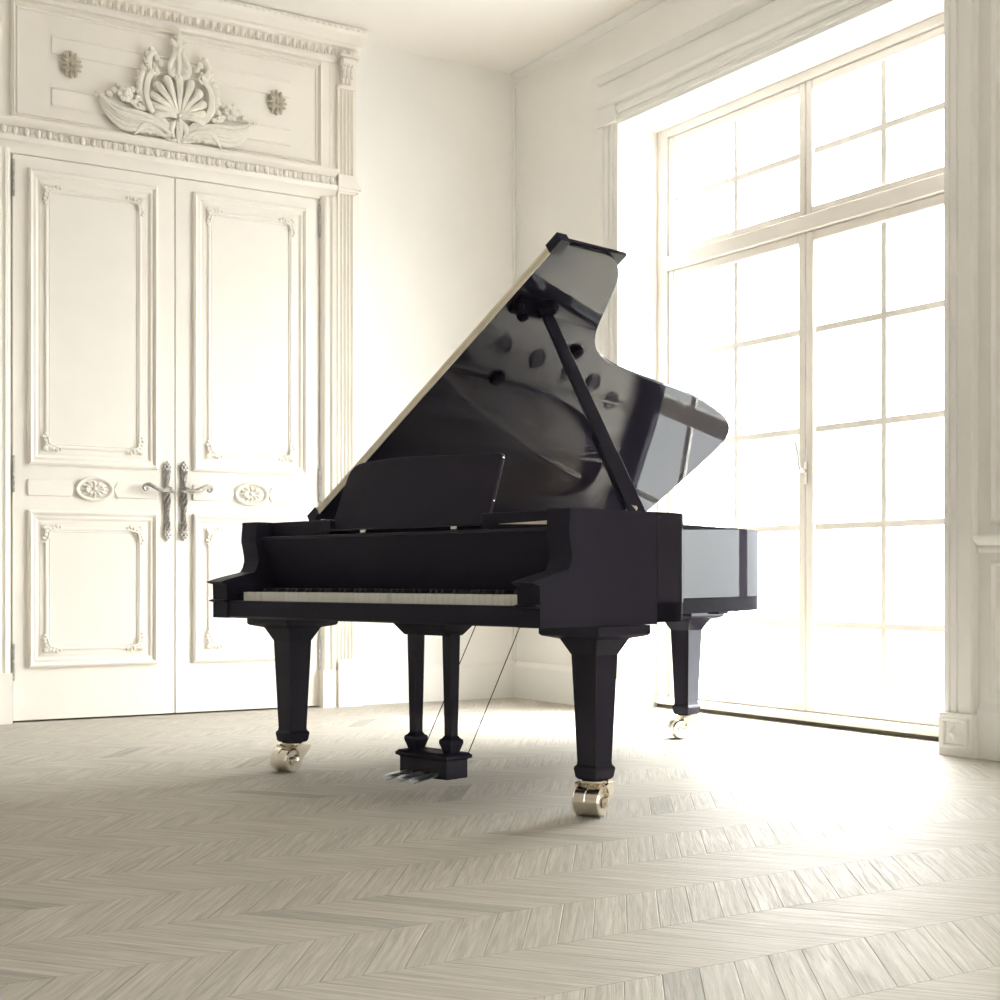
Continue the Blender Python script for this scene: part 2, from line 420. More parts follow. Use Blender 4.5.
# ------------------------------------------------------------------ double door
YD = 10.22
def dplane(Y): return lambda u,v,o: (u, Y-o, v)
def ornament_corner(mb, x, z, sx, sz, Y, k=1.0):
    """small acanthus corner: fan of leaf lobes along both arms"""
    for i in range(5):
        t = i/4
        mb.ell((x+sx*(.015+.105*t)*k, Y-.012, z+sz*(.014+.010*math.sin(t*6))*k), ((.022-.012*t)*k, .016-.006*t, (.02-.008*t)*k), 8, 5)
        if i: mb.ell((x+sx*(.014+.010*math.sin(t*6))*k, Y-.012, z+sz*(.015+.105*t)*k), ((.02-.008*t)*k, .016-.006*t, (.022-.012*t)*k), 8, 5)
    p = [(x+sx*.10*k, Y-.014, z+sz*.03*k),(x+sx*.055*k, Y-.018, z+sz*.04*k),(x+sx*.04*k, Y-.018, z+sz*.055*k),(x+sx*.03*k, Y-.014, z+sz*.10*k)]
    mb.tube(spline(p,4), [.004*k]+[.009*k]*11+[.004*k], 6)

def door_leaf(x0, x1, idx, side):
    o = MB().box(x0, x1, YD, YD+.10, .012, DZ-.012).build(f'door_{idx}', M['door'], bevel=.004)
    tag(o, ['left leaf of the tall cream panelled double door', 'right leaf of the tall cream panelled double door behind the piano'][idx-1], 'door', kind='structure')
    xc = (x0+x1)/2
    prof = [(0,0),(.004,.022),(.018,.03),(.032,.022),(.038,.010),(.055,.014),(.075,-.004),(.085,.002)]
    a, b = x0+.098, x1-.128
    if side > 0: a, b = x0+.128, x1-.105
    for (z0, z1) in ((1.785,3.845),(.375,1.475)):
        m_ = MB()
        m_.mould((a,b,z0,z1), prof, dplane(YD))
        i = .118
        m_.mould((a+i,b-i,z0+i,z1-i), [(0,-.002),(.003,.010),(.012,.014),(.022,.010),(.027,.003),(.033,.008),(.038,-.002)], dplane(YD))
        po = m_.build('panel_moulding', M['door'], o)
        for sx, X in ((1,a+i-.012),(-1,b-i+.012)):
            for sz, Z in ((1,z0+i-.012),(-1,z1-i+.012)):
                q = MB(); ornament_corner(q, X, Z, sx, sz, YD)
                q.build('corner_ornament', M['stucco'], po)
    # centre rail: two raised tablets and an oval rosette
    zc = 1.63
    cx_ = (a+b)/2
    for sgn, (u0,u1) in ((-1,(a, cx_-.165)),(1,(cx_+.165, b))):
        pts = [(u0,zc-.058),(u1,zc-.058),(u1+(.03 if sgn<0 else 0),zc),(u1,zc+.058),(u0,zc+.058)]
        if sgn > 0: pts = [(u0,zc-.058),(u1,zc-.058),(u1,zc+.058),(u0,zc+.058),(u0-.03,zc)]
        MB().prism(pts, YD-.014, YD+.002, 'y').build('rail_tablet', M['door'], o, bevel=.006)
    r = MB()
    def oval(prof, n=28):
        rings = [[(cx_+sx*math.cos(2*PI*k/n), YD-o_, zc+sz*math.sin(2*PI*k/n)) for k in range(n)] for sx,sz,o_ in prof]
        r.quadmesh(rings, cap=False)
        r.bm.faces.new([r.bm.verts.new(p) for p in rings[-1]])
    oval([(.138,.092,-.002),(.136,.090,.02),(.126,.081,.028),(.114,.07,.022),(.106,.064,.006)])
    for k in range(12):
        an = 2*PI*k/12
        r.tube([(cx_+.018*math.cos(an), YD-.012, zc+.012*math.sin(an)), (cx_+.06*math.cos(an), YD-.02, zc+.036*math.sin(an)), (cx_+.095*math.cos(an), YD-.008, zc+.057*math.sin(an))], [.004,.014,.006], 6)
    r.ell((cx_, YD-.014, zc), (.022,.022,.018), 10, 6)
    r.build('oval_rosette', M['stucco'], o)
    # handle: long twisted back plate with rosette ends and a scrolled lever
    hx = x1-.060 if side < 0 else x0+.062
    h = MB()
    n = 40
    for ph in (0, PI/2, PI, 1.5*PI):
        pts = []; rad = []
        for k in range(n+1):
            u = k/n; z = 1.345+.44*u
            w = .014+.007*math.cos(4*PI*u)
            an = ph + u*4*PI
            pts.append((hx+w*math.cos(an), YD-.012+.007*math.sin(an), z)); rad.append(.009)
        h.tube(pts, rad, 6)
    h.box(hx-.016, hx+.016, YD-.008, YD+.004, 1.33, 1.80)
    for z in (1.315, 1.81):
        for k in range(6):
            an = 2*PI*k/6
            h.ell((hx+.019*math.cos(an), YD-.016, z+.019*math.sin(an)), (.014,.012,.014), 8, 5)
        h.ell((hx, YD-.022, z), (.014,.014,.014), 8, 5)
        h.ell((hx, YD-.012, z+(.032 if z>1.5 else -.032)), (.01,.008,.014), 8, 5)
    ho = h.build('handle_plate', M['pewter'], o)
    l = MB()
    zl = 1.645
    l.lathe([(.024,0),(.028,.02),(.018,.035),(.014,.07),(.018,.075),(.012,.085)], (hx, YD-.008, zl), (0,-1,0), 14)
    d = side
    pts = [(hx-d*.045,YD-.07,zl-.006),(hx-d*.02,YD-.072,zl-.018),(hx,YD-.075,zl-.004),(hx+d*.05,YD-.078,zl-.012),(hx+d*.10,YD-.078,zl+.004),(hx+d*.145,YD-.075,zl+.028),(hx+d*.18,YD-.072,zl+.026),(hx+d*.193,YD-.07,zl+.006),(hx+d*.18,YD-.068,zl-.012),(hx+d*.163,YD-.066,zl-.004),(hx+d*.168,YD-.064,zl+.008)]
    sp_ = spline(pts, 5)
    l.tube(sp_, [.008+.008*math.sin(PI*min(1, i/len(sp_)*1.3)) for i in range(len(sp_))], 8)
    l.build('handle_lever', M['pewter'], o)
    # hinges on the outer edge
    hx2 = x0+.003 if side < 0 else x1-.003
    for zz in (3.76, 1.72, .42):
        g = MB().lathe([(.0,-.13),(.008,-.125),(.009,-.11),(.009,.11),(.008,.125),(.0,.13)], (hx2, YD-.012, zz), (0,0,1), 10)
        g.build('hinge', M['pewter'], o)
XM = 3.541
door_leaf(DX0+.006, XM-.003, 1, -1)
door_leaf(XM+.003, DX1-.006, 2, 1)

# door surround: jambs, pilasters, lintel, over-door panel, cornice
xc = XM
for s in (-1, 1):
    mb = MB()
    def bx(mb, u0, u1, ya, yb, z0, z1):
        mb.box(*sorted((xc+s*u0, xc+s*u1)), ya, yb, z0, z1)
    jp = [(1.158,10.24),(1.158,10.19),(1.165,10.185),(1.175,10.17),(1.195,10.165),(1.205,10.175),(1.225,10.175),(1.235,10.155),(1.262,10.15),(1.268,10.165),(1.27,10.24)]
    sh = .022 if s < 0 else 0
    mb.prism([(xc+s*(u+sh), y) for u,y in jp], .29, 3.95, 'z')
    bx(mb, 1.152+sh, 1.272+sh, 10.145, 10.24, 0, .35 if s < 0 else .29)
    structure(mb, 'trim_door_jamb', M['door'], 'moulded cream jamb on the %s of the double door' % ('left' if s < 0 else 'right'), 'moulding')
def pilaster(s, name, label):
    p = MB()
    def bx(u0, u1, out, z0, z1): p.box(*sorted((xc+s*u0, xc+s*u1)), YB-out, YB, z0, z1)
    u0, u1 = 1.285, 1.425
    def fluted(z0, z1, out=.075):
        n = 4; w = (u1-u0-.02)/n
        poly = [(u0, 0), (u0, out), (u0+.012, out)]
        for i in range(n):
            a = u0+.012+i*w
            if i < n: poly += [(a+.006, out-.016), (a+w*.5-.003, out-.02), (a+w-.012, out-.016), (a+w-.004, out)]
        poly += [(u1, out), (u1, 0)]
        p.prism([(xc+s*u, YB-o) for u,o in poly], z0, z1, 'z')
    bx(u0-.02, u1+.055, .05, 0, 4.09)                 # backing strip
    fluted(.37, 3.985)
    bx(u0-.012, u1+.05, .115, 0, .35); bx(u0-.006, u1+.03, .095, .35, .37)
    bx(u0, u1+.01, .085, 3.985, 4.00); bx(u0-.006, u1+.03, .10, 4.00, 4.02); bx(u0-.012, u1+.045, .115, 4.02, 4.045)
    bx(u0, u1+.02, .09, 4.045, 4.13)
    fluted(4.13, 4.80)
    bx(u0-.05, u1+.03, .04, 4.13, 5.03)
    bx(u0-.006, u1+.01, .09, 4.80, 4.82)
    # carved corbel: leaf lobes falling from a scroll
    bx(u0+.02, u1-.01, .07, 4.82, 5.00)
    for r_ in range(4):
        for c_ in range(3):
            p.ell((xc+s*(u0+.035+.032*c_+.006*(r_%2)), YB-.085-.012*r_, 4.86+.04*r_), (.018,.022,.028), 8, 5)
    p.lathe([(.0,-.06),(.03,-.055),(.034,0),(.03,.055),(0,.06)], (xc+s*(u0+u1)/2, YB-.12, 5.0), (1,0,0), 12)
    bx(u0-.01, u1+.02, .15, 5.03, 5.05)
    structure(p, name, M['door'], label, 'pilaster')
pilaster(1, 'trim_pilaster_right', 'fluted cream pilaster on the right of the double door')
pilaster(-1, 'trim_pilaster_left', 'fluted cream pilaster on the left of the double door')

# lintel with egg-and-dart
mb = MB()
xa, xb = xc-1.268, xc+1.268
lp = [(10.24,3.93),(10.215,3.935),(10.20,3.96),(10.175,3.985),(10.145,4.00),(10.135,4.02),(10.135,4.035),(10.165,4.04),(10.175,4.10),(10.155,4.115),(10.125,4.125),(10.115,4.135),(10.115,4.155),(10.15,4.165),(10.24,4.165)]
mb.prism([(y, z) for y,z in lp], xa, xb, 'x')
n = 33
for i in range(n):
    x = xa + (xb-xa)*(i+.5)/n
    mb.ell((x, 10.162, 4.072), (.021,.022,.03), 8, 6)
    for e in (-1,1): mb.tube([(x+e*.027,10.168,4.042),(x+e*.031,10.16,4.075),(x+e*.024,10.165,4.104)], [.004,.007,.004], 5)
    if i: mb.ell((xa+(xb-xa)*i/n, 10.165, 4.068), (.006,.01,.026), 6, 4)
structure(mb, 'trim_lintel', M['door'], 'cream egg-and-dart moulding across the top of the double door', 'moulding')

# over-door panel
mb = MB()
mb.box(xc-1.245, xc+1.245, 10.205, YB, 4.165, 5.03)
mb.mould((xc-1.175, xc+1.165, 4.165, 4.985), [(0,.034),(.003,.056),(.018,.066),(.028,.052),(.030,.036),(.040,.036),(.043,.05),(.052,.046),(.056,.034),(.068,.033)], lambda u,v,o: (u, YB-o, v))
for z0, z1 in ((4.668,4.782),(4.30,4.418)):
    mb.box(xc-.895, xc+.895, 10.196, 10.206, z0, z1)
    for z in (z0, z1):
        mb.tube([(xc-.895,10.197,z),(xc+.895,10.197,z)], .008, 6)
structure(mb, 'trim_overdoor_panel', M['door'], 'long cream recessed panel above the double door behind the plaster cartouche', 'panel')

# cornice above
mb = MB()
cpf = [(10.24,5.00),(10.19,5.00),(10.18,5.02),(10.15,5.03),(10.15,5.035),(10.165,5.04),(10.145,5.10),(10.11,5.108),(10.10,5.125),(10.07,5.13),(10.05,5.15),(10.01,5.165),(9.99,5.185),(9.985,5.20),(9.985,5.223),(10.24,5.223)]
ca, cb = xc-1.47, xc+1.455
mb.prism([(y,z) for y,z in cpf], ca, cb, 'x')
n = 48
for i in range(n):                     # upright leaves
    x = ca+.05 + (cb-ca-.1)*(i+.5)/n
    mb.ell((x, 10.145, 5.072), (.019,.022,.033), 7, 5)
    mb.ell((x+.5*(cb-ca-.1)/n, 10.152, 5.058), (.007,.014,.022), 6, 4)
n = 60
for i in range(n):                     # running ornament on the top fillet
    x = ca + (cb-ca)*(i+.5)/n
    mb.ell((x, 9.985, 5.203+.004*(i%2)), (.02,.012,.012), 7, 5)
structure(mb, 'trim_door_cornice', M['door'], 'deep cream carved cornice over the double door under the ceiling', 'cornice')

# ------------------------------------------------------------------ plaster cartouche
def relief_point(u, v, o, cx=3.545, cz=4.345, Y=10.19): return (cx+u, Y-o, cz+v)
FL = (Vector((0,1,0)), 0.6)
def strand(mb, pts, r0, r1=None, rm=None, n=5, out=.03, f=relief_point, seg=8):
    P = spline([(u,v,0) for u,v in pts], n)
    m = len(P)
    r1 = r0 if r1 is None else r1
    rad = []
    for i in range(m):
        t = i/(m-1)
        r = r0+(r1-r0)*t
        if rm is not None: r = r + (rm-(r0+r1)/2)*math.sin(PI*t)
        rad.append(r)
    mb.tube([f(p.x, p.y, out+.02*math.sin(PI*i/(m-1))) for i,p in enumerate(P)], rad, seg, FL)
def scroll(mb, u, v, r, a0, turns, d, rt, f=relief_point, out=.035):
    pts = []
    n = int(14*turns)+2
    for i in range(n):
        t = i/(n-1); an = a0 + d*2*PI*turns*t; q = r*(1-.85*t)
        pts.append(f(u+q*math.cos(an), v+q*math.sin(an), out+.015*t))
    mb.tube(pts, [rt*(1-.45*i/(n-1)) for i in range(n)], 7, FL)
    mb.ell(f(u, v, out+.015), (rt*1.1,rt*1.1,rt*1.1), 8, 5)

cart = empty('plaster_cartouche', relief_point(0,0,0)); tag(cart, 'large carved cream plaster cartouche with a shell, centred above the double door', 'ornament')
def local(mb, name, m):
    o = mb.build(name, m, cart); o.location = -Vector(relief_point(0,0,0))*S
    return o
mb = MB()
# shell
k = 11
for i in range(k):
    a = math.radians(-8 + 196*i/(k-1))
    R = .185 + .085*max(0, math.sin(a))**1.5
    e = (R*math.cos(a), .02+R*math.sin(a))
    P = [(0.008*math.cos(a), .0), (e[0]*.45, e[1]*.42+.012), (e[0]*.85, e[1]*.84), e]
    sp_ = spline([(u,v,0) for u,v in P], 5); m_ = len(sp_)
    mb.tube([relief_point(p.x,p.y,.012+.05*math.sin(PI*(.15+.75*j/(m_-1)))) for j,p in enumerate(sp_)], [.008+.030*(j/(m_-1)) for j in range(m_)], 8, (Vector((0,1,0)), .7))
    mb.ell(relief_point(e[0],e[1],.035), (.036,.022,.034), 8, 5)
mb.prism([(3.545+.19*math.cos(2*PI*i/20), 4.345+.10+.17*math.sin(2*PI*i/20)) for i in range(20)], 10.17, 10.206, 'y')
local(mb, 'shell', M['stucco'])
for d in (-1, 1):
    mb = MB()
    # C-scrolls framing the shell
    strand(mb, [(d*.045,-.10),(d*.12,-.03),(d*.20,.02),(d*.245,.12),(d*.235,.24),(d*.185,.31),(d*.15,.30)], .018, .014, .026)
    strand(mb, [(d*.20,.02),(d*.27,.10),(d*.29,.20),(d*.265,.29),(d*.21,.335)], .012, .010, .024, out=.02)
    scroll(mb, d*.175, .315, .042, PI/2, 1.3, -d, .013)
    for j in range(5):
        an = j/4
        mb.ell(relief_point(d*(.285-.02*an), .10+.21*an, .03), (.022,.018,.028), 7, 5)
    for j in range(7):
        q = j/6
        an = -.5+2.1*q
        mb.tube([relief_point(d*(.19+.085*math.cos(an)), .16+.15*math.sin(an), .02), relief_point(d*(.19+.115*math.cos(an)), .175+.175*math.sin(an), .035), relief_point(d*(.19+.135*math.cos(an+.12)), .185+.195*math.sin(an+.12), .015)], [.012,.020,.006], 7)
    strand(mb, [(d*.21,.33),(d*.225,.39),(d*.205,.43),(d*.165,.45)], .02, .010, .024)
    for q in ((.20,.46),(.235,.425),(.165,.415),(.24,.375),(.135,.38)):
        mb.ell(relief_point(d*q[0], q[1], .035), (.026,.022,.026), 8, 5)
    local(mb, 'frame_scroll', M['stucco'])
mb = MB()
for d in (-1, 1):
    strand(mb, [(d*.015,.30),(d*.06,.315),(d*.075,.365),(d*.05,.42),(d*.03,.47),(d*.04,.52)], .017, .010, .020)
    scroll(mb, d*.052, .345, .03, PI, 1.1, d, .011)
    strand(mb, [(0,.50),(d*.03,.53),(d*.055,.55),(d*.065,.53)], .012, .008, .018)
    strand(mb, [(0,.55),(d*.02,.575),(d*.042,.59)], .012, .006, .014)
strand(mb, [(0,.32),(0,.40),(0,.48)], .012, .02, .018)
strand(mb, [(0,.47),(0,.55),(0,.61),(0,.66)], .02, .004, .022)
mb.ell(relief_point(0,.51,.04), (.024,.025,.03), 8, 6)
local(mb, 'crest_palmette', M['stucco'])
for d in (-1, 1):
    mb = MB()
    # sweeping acanthus wings in several overlapping ribs
    for j in range(5):
        t = j/4
        strand(mb, [(d*.05,-.115-.055*(1-t)+.02*t),(d*.15,-.05-.075*(1-t)),(d*.28,-.015-.115*(1-t)),(d*.42,-.005-.125*(1-t)),(d*.53,.035-.075*(1-t)),(d*(.595+.015*t),.085+.01*t)], .012, .005, .017, out=.016+.020*t)
    for j in range(7):                      # ruffled lobes along the lower edge
        q = j/6
        mb.ell(relief_point(d*(.15+.36*q), -.145+.03*abs(q-.45)+.09*q*q, .022), (.026,.020,.020), 8, 5)
    strand(mb, [(d*.07,-.125),(d*.17,-.08),(d*.30,-.065),(d*.43,-.055),(d*.55,.03)], .010, .006, .013, out=.062)
    # turned-over tip
    scroll(mb, d*.575, .055, .034, 0 if d > 0 else PI, .8, d, .012)
    # flower and small leaves above the wing
    for q in range(6):
        an = 2*PI*q/6
        mb.ell(relief_point(d*(.40+.036*math.cos(an)), .105+.036*math.sin(an), .045), (.026,.022,.026), 8, 5)
    mb.ell(relief_point(d*.40,.105,.065), (.022,.022,.022), 8, 5)
    for q in ((.47,.12),(.51,.09),(.335,.06),(.30,.095),(.345,.15),(.44,.165),(.27,.03)):
        mb.ell(relief_point(d*q[0], q[1], .03), (.030,.022,.024), 8, 5)
    scroll(mb, d*.30, .045, .038, PI/2, 1.0, -d, .014)
    # lower leaf drooping to a point
    for j in range(3):
        strand(mb, [(d*.06,-.13),(d*.15,-.105+.015*j),(d*.235,-.095+.012*j),(d*.29,-.12),(d*.33,-.175)], .016, .005, .024, out=.018+.006*j)
    scroll(mb, d*.10, -.115, .036, PI, 1.1, -d, .014)
    local(mb, 'acanthus_wing', M['stucco'])
mb = MB()
for d in (-1,1):
    strand(mb, [(0,-.02),(d*.04,-.05),(d*.055,-.10),(d*.03,-.15)], .014, .010, .02)
    mb.ell(relief_point(d*.035,-.165,.03), (.028,.024,.022), 8, 5)
    mb.ell(relief_point(d*.06,-.06,.03), (.02,.02,.024), 8, 5)
strand(mb, [(0,0),(0,-.06),(0,-.12),(0,-.185)], .026, .008, .03)
for j in range(4): mb.ell(relief_point(0,.015-.035*j,.055), (.018-.002*j,.018,.016), 8, 5)
local(mb, 'base_leaf', M['stucco'])

def rosette(x, z, label):
    r = MB()
    f = lambda u,v,o: (u, -o, v)
    for a in range(4):
        an = PI/2*a
        c_, s_ = math.cos(an), math.sin(an)
        L_ = .095 if a % 2 else .08
        for w in (-1,0,1):
            pts = [(c_*.015, s_*.015), (c_*L_*.5 - s_*w*.028, s_*L_*.5 + c_*w*.028), (c_*L_*(1-.12*abs(w)) - s_*w*.034, s_*L_*(1-.12*abs(w)) + c_*w*.034)]
            P = spline([(u,v,0) for u,v in pts], 4)
            r.tube([f(p.x,p.y,.012+.012*math.sin(PI*i/(len(P)-1))) for i,p in enumerate(P)], [.008+.008*math.sin(PI*i/(len(P)-1)) for i in range(len(P))], 6)
        an += PI/4
        r.ell(f(.04*math.cos(an), .042*math.sin(an), .014), (.016,.014,.016), 7, 5)
    r.ell(f(0,0,.024), (.018,.018,.018), 8, 5)
    o = r.build('plaster_rosette', M['antique'], loc=(x, 10.205, z))
    tag(o, label, 'ornament', 'rosettes on the over-door panel')
rosette(2.775, 4.603, 'small darkened plaster rosette on the over-door panel left of the shell cartouche')
rosette(4.325, 4.606, 'small darkened plaster rosette on the over-door panel right of the shell cartouche')

# ------------------------------------------------------------------ grand piano (local: x along keyboard, y to the tail)
PO = (2.767, 6.963); PR = math.atan2(-.97297, .23091)
piano = empty('grand_piano', (PO[0], PO[1], 0), PR)
tag(piano, 'glossy black concert grand piano with raised lid standing on the parquet floor', 'piano')
W_, HC = 2.257, 1.283
BK = M['black']
ctrl = [(2.257,.60),(2.257,.69),(2.235,.765),(2.15,.86),(2.02,.95),(1.85,1.04),(1.70,1.15),(1.58,1.35),(1.475,1.72),(1.345,2.25),(1.245,2.62),(1.165,2.87),(1.045,3.01),(.80,3.057),(.45,3.06),(.10,3.06),(.02,3.04),(0,2.96)]
curve = [(p.x,p.y) for p in spline([(u,v,0) for u,v in ctrl], 5)]
outline = [(0,0),(2.257,0)] + curve            # full closed outline, counter-clockwise
def offset_path(path, d):
    out = []
    for i,(x,y) in enumerate(path):
        a = path[max(i-1,0)]; b = path[min(i+1,len(path)-1)]
        tx,ty = b[0]-a[0], b[1]-a[1]; l = math.hypot(tx,ty) or 1
        out.append((x-ty/l*d, y+tx/l*d))
    return out
def strip(mb, path, d, z0, z1):
    inn = offset_path(path, d)
    rings = [[(a[0],a[1],z0),(a[0],a[1],z1),(b[0],b[1],z1),(b[0],b[1],z0)] for a,b in zip(path,inn)]
    mb.quadmesh(rings)
rimpath = [(2.257,.0),(2.257,.556)] + curve + [(0,2.0),(0,1.0),(0,.556),(0,.0)]
mb = MB(); strip(mb, [p for p in rimpath if True][1:-1], .055, .893, HC); mb.build('rim', BK, piano, smooth=30)
mb = MB(); inn = offset_path(rimpath[1:-1], .004)
mb.prism(inn, .81, .892, 'z'); mb.build('underframe', M['blackfelt'], piano, smooth=30)
# arms (cheeks)
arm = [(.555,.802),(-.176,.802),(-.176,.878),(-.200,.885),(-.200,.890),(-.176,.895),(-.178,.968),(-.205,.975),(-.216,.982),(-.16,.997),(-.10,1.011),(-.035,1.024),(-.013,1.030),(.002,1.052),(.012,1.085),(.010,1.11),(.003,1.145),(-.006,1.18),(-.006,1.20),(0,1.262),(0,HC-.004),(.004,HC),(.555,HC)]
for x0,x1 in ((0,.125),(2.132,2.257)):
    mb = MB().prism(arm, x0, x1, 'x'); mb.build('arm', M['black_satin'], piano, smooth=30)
# key bed, key slip, key blocks, fallboard, front rail
MB().box(.125, 2.132, -.15, .32, .802, .868).build('key_bed', M['black_satin'], piano, bevel=.004)
MB().box(.127, 2.130, -.168, -.128, .808, .888).build('key_slip', M['black_satin'], piano, bevel=.005)
for x0,x1 in ((.127,.166),(2.113,2.131)):
    MB().box(x0, x1, -.11, .14, .869, .925).build('key_block', BK, piano, bevel=.004)
MB().prism([(.125,.935),(.16,.935),(.16,1.20),(.10,1.212),(.03,1.206),(.025,1.195),(.085,1.05),(.115,.97)], .127, 2.130, 'x').build('fallboard', M['black_satin'], piano, bevel=.003)
for xa_, xb_ in ((.127,.60),(1.655,2.130)):
    MB().box(xa_, xb_, .09, .13, 1.212, HC-.001).build('front_rail', M['black_satin'], piano, bevel=.003)
MB().box(.127, 2.13, .16, .30, .93, 1.235).build('action_cover', M['black_satin'], piano, smooth=0)
MB().prism([(1.76,1.232),(2.09,1.222),(2.09,1.240)], .084, .092, 'y').build('slit_light_strip', M['maple'], piano, smooth=0)  # pale sliver paints the light showing through the slit above the fallboard
# keys
kw = 1.942/52; kx0 = .169
wk = None
for i in range(52):
    x = kx0 + i*kw
    if wk is None:
        wk = MB().box(.0008, kw-.0008, -.11, .125, .886, .930).build('white_key', M['ivory'], piano, bevel=.0012, seg=1)
        o = wk
    else:
        o = wk.copy(); C.objects.link(o)
    o.location = (x*S, 0, 0)
bk0 = None
for i in range(51):
    note = (i + 5) % 7                       # A B C D E F G ...
    if note in (2, 6): continue              # no sharp after E and after B
    x = kx0 + (i+1)*kw
    if bk0 is None:
        bk0 = MB().prism([(-.015,.931),(.122,.931),(.122,.949),(-.008,.949)], -.0085, .0085, 'x').build('black_key', M['ebony'], piano, bevel=.002, seg=1)
        o = bk0
    else:
        o = bk0.copy(); C.objects.link(o)
    o.location = (x*S, 0, 0)
# music desk
top = spline([(.560,1.30,0),(.566,1.40,0),(.574,1.49,0),(.592,1.535,0),(.64,1.562,0),(.745,1.570,0),(.937,1.576,0),(1.108,1.573,0),(1.42,1.563,0)],4)
dk = [(.530,1.238)] + [(p.x,p.y) for p in top] + [(1.612,1.555),(1.630,1.548),(1.634,1.53),(1.640,1.238)]
def lean(x, z, o): return (x, .135+(z-1.235)*.34 - o, z)
mb = MB().quadmesh([[lean(x,z,o) for x,z in dk] for o in (0,-.022)])
md = mb.build('music_desk', M['black_satin'], piano, bevel=.003, smooth=30)
MB().box(.54, 1.66, .08, .135, 1.225, 1.238).build('desk_shelf', BK, md, bevel=.003)
for x in (.875, 1.50):
    MB().box(x-.02, x+.02, .07, .082, 1.214, 1.228).build('desk_hinge', M['chrome'], md, bevel=.002)
for (x,z) in ((1.632,1.535),(1.638,1.34)):
    y = lean(x,z,0)[1]
    MB().lathe([(.0,0),(.004,.0),(.005,.004),(.0,.006)], (x,y+.01,z), (1,0,0), 8).build('desk_pin', M['chrome'], md)

# interior: soundboard, iron plate with rosettes, strings, struts
inner = offset_path(rimpath[1:-1], .06)
MB().prism(inner, 1.06, 1.075, 'z').build('soundboard', M['spruce'], piano, smooth=0)
pl = MB()
band = offset_path([p for p in rimpath[1:-1]], .058)
inn_curve = [(p.x,p.y) for p in spline([(.12,.60,0),(.12,1.4,0),(.13,2.2,0),(.20,2.68,0),(.38,2.80,0),(.58,2.70,0),(.74,2.40,0),(.82,2.05,0),(.86,1.75,0),(.95,1.42,0),(1.22,1.08,0),(1.62,.80,0),(2.02,.66,0),(2.12,.60,0)],4)]
pl.prism([q for q in band if q[1] > .58] + inn_curve, 1.140, 1.162, 'z')
pl.box(.07, 2.19, .33, .62, 1.135, 1.16)                      # pin block web
plo = pl.build('iron_plate', M['plate'], piano, smooth=40)
for (xa_,ya_,xb_,yb_) in ((.50,.60,.42,2.85),(.95,.60,.80,2.85),(1.32,.60,1.22,2.55),(1.65,.60,1.46,1.75)):
    MB().tube([(xa_,ya_,1.175),(xb_,yb_,1.175)], .013, 6).build('plate_strut', M['plate'], plo)
# rosettes along the bent side; solid dark discs paint the shade of their holes
for (x,y) in ((1.93,.82),(1.58,.98),(1.28,1.28),(1.06,1.64),(1.01,1.94),(.965,2.24),(.92,2.48),(.82,2.70)):
    t = MB(); n = 18
    t.lathe([(.062,0),(.062,.016),(.054,.022),(.046,.016),(.046,.004)], (x,y,1.152), (0,0,1), 20)
    t.build('plate_rosette', M['plate'], plo)
    MB().lathe([(.0,0),(.036,0),(.036,.008),(.0,.010)], (x,y,1.160), (0,0,1), 16).build('hole_shade_disc', M['hole_shade'], plo)
for i in range(84):
    t = i/83
    x0_ = .16+1.86*t
    yl = 2.80-(2.0*t**.75 if t > .0 else 0)
    xe = min(x0_*.93+.02, 1.95)
    if t < .25: xe = x0_ + .55*(1-t)*.6
    sgm = MB().tube([(x0_,.50,1.178),(xe,max(yl,.85),1.172)], .0022, 3, cap=False).build('string', M['string'], piano, smooth=0)
MB().tube(spline([(1.55,.86,1.150),(1.02,1.05,1.150),(.74,1.42,1.150),(.52,1.95,1.150),(.36,2.40,1.150),(.30,2.62,1.150)],6), .022, 6).build('bridge', M['maple'], piano)
dm0 = None
for i in range(66):
    if dm0 is None: o = dm0 = MB().box(-.008, .008, .80, .93, 1.18, 1.215).build('damper', M['blackfelt'], piano, smooth=0)
    else: o = dm0.copy(); C.objects.link(o)
    o.location = ((.18+1.5*i/65)*S, 0, 0)

# lid
TH = math.radians(33.8); HX, HZ = 0.0, 1.3127
cT, sT = math.cos(TH), math.sin(TH)
def lidp(u, l, o): return (HX+u*cT-o*sT, l, HZ+u*sT+o*cT)
lc_ = [(2.132,.60),(2.132,.80),(2.095,.90),(2.0,1.0),(1.82,1.09),(1.66,1.17),(1.545,1.28),(1.475,1.43),(1.425,1.64),(1.375,1.95),(1.325,2.28),(1.25,2.58),(1.16,2.84),(1.06,2.985),(.93,3.045),(.72,3.062),(.40,3.052),(.10,3.045)]
lid_out = [(0,.468),(2.132,.468)] + [(p.x,p.y) for p in spline([(a,b,0) for a,b in lc_],5)] + [(0,3.04)]
LT = .019
mb = MB().quadmesh([[lidp(u,l,o) for u,l in lid_out] for o in (0,LT)])
lid = mb.build('lid', M['lid'], piano, bevel=.003, smooth=30)
FT = .019
mb = MB().quadmesh([[lidp(u,l,o) for u,l in ((-.02,.470),(2.142,.470),(2.142,.945),(-.02,.945))] for o in (LT+.002,LT+.002+FT)])
MB_flap = mb.build('front_flap', BK, lid, bevel=.003)
def edge_strip(name, m, u0, u1, o0, o1, l0, l1, parent):
    MB().quadmesh([[lidp(u,l,o) for u,l in ((u0,l0),(u1,l0),(u1,l1),(u0,l1))] for o in (o0,o1)]).build(name, m, parent, smooth=0)
MB().box(.004, .05, .50, 3.0, HC, 1.311).build('lid_hinge', BK, piano)
edge_strip('lid_edge', M['maple'], .05, 2.07, .001, LT, .462, .470, lid)
edge_strip('lid_seam', M['maple_dark'], .05, 2.07, LT, LT+.003, .4625, .470, lid)
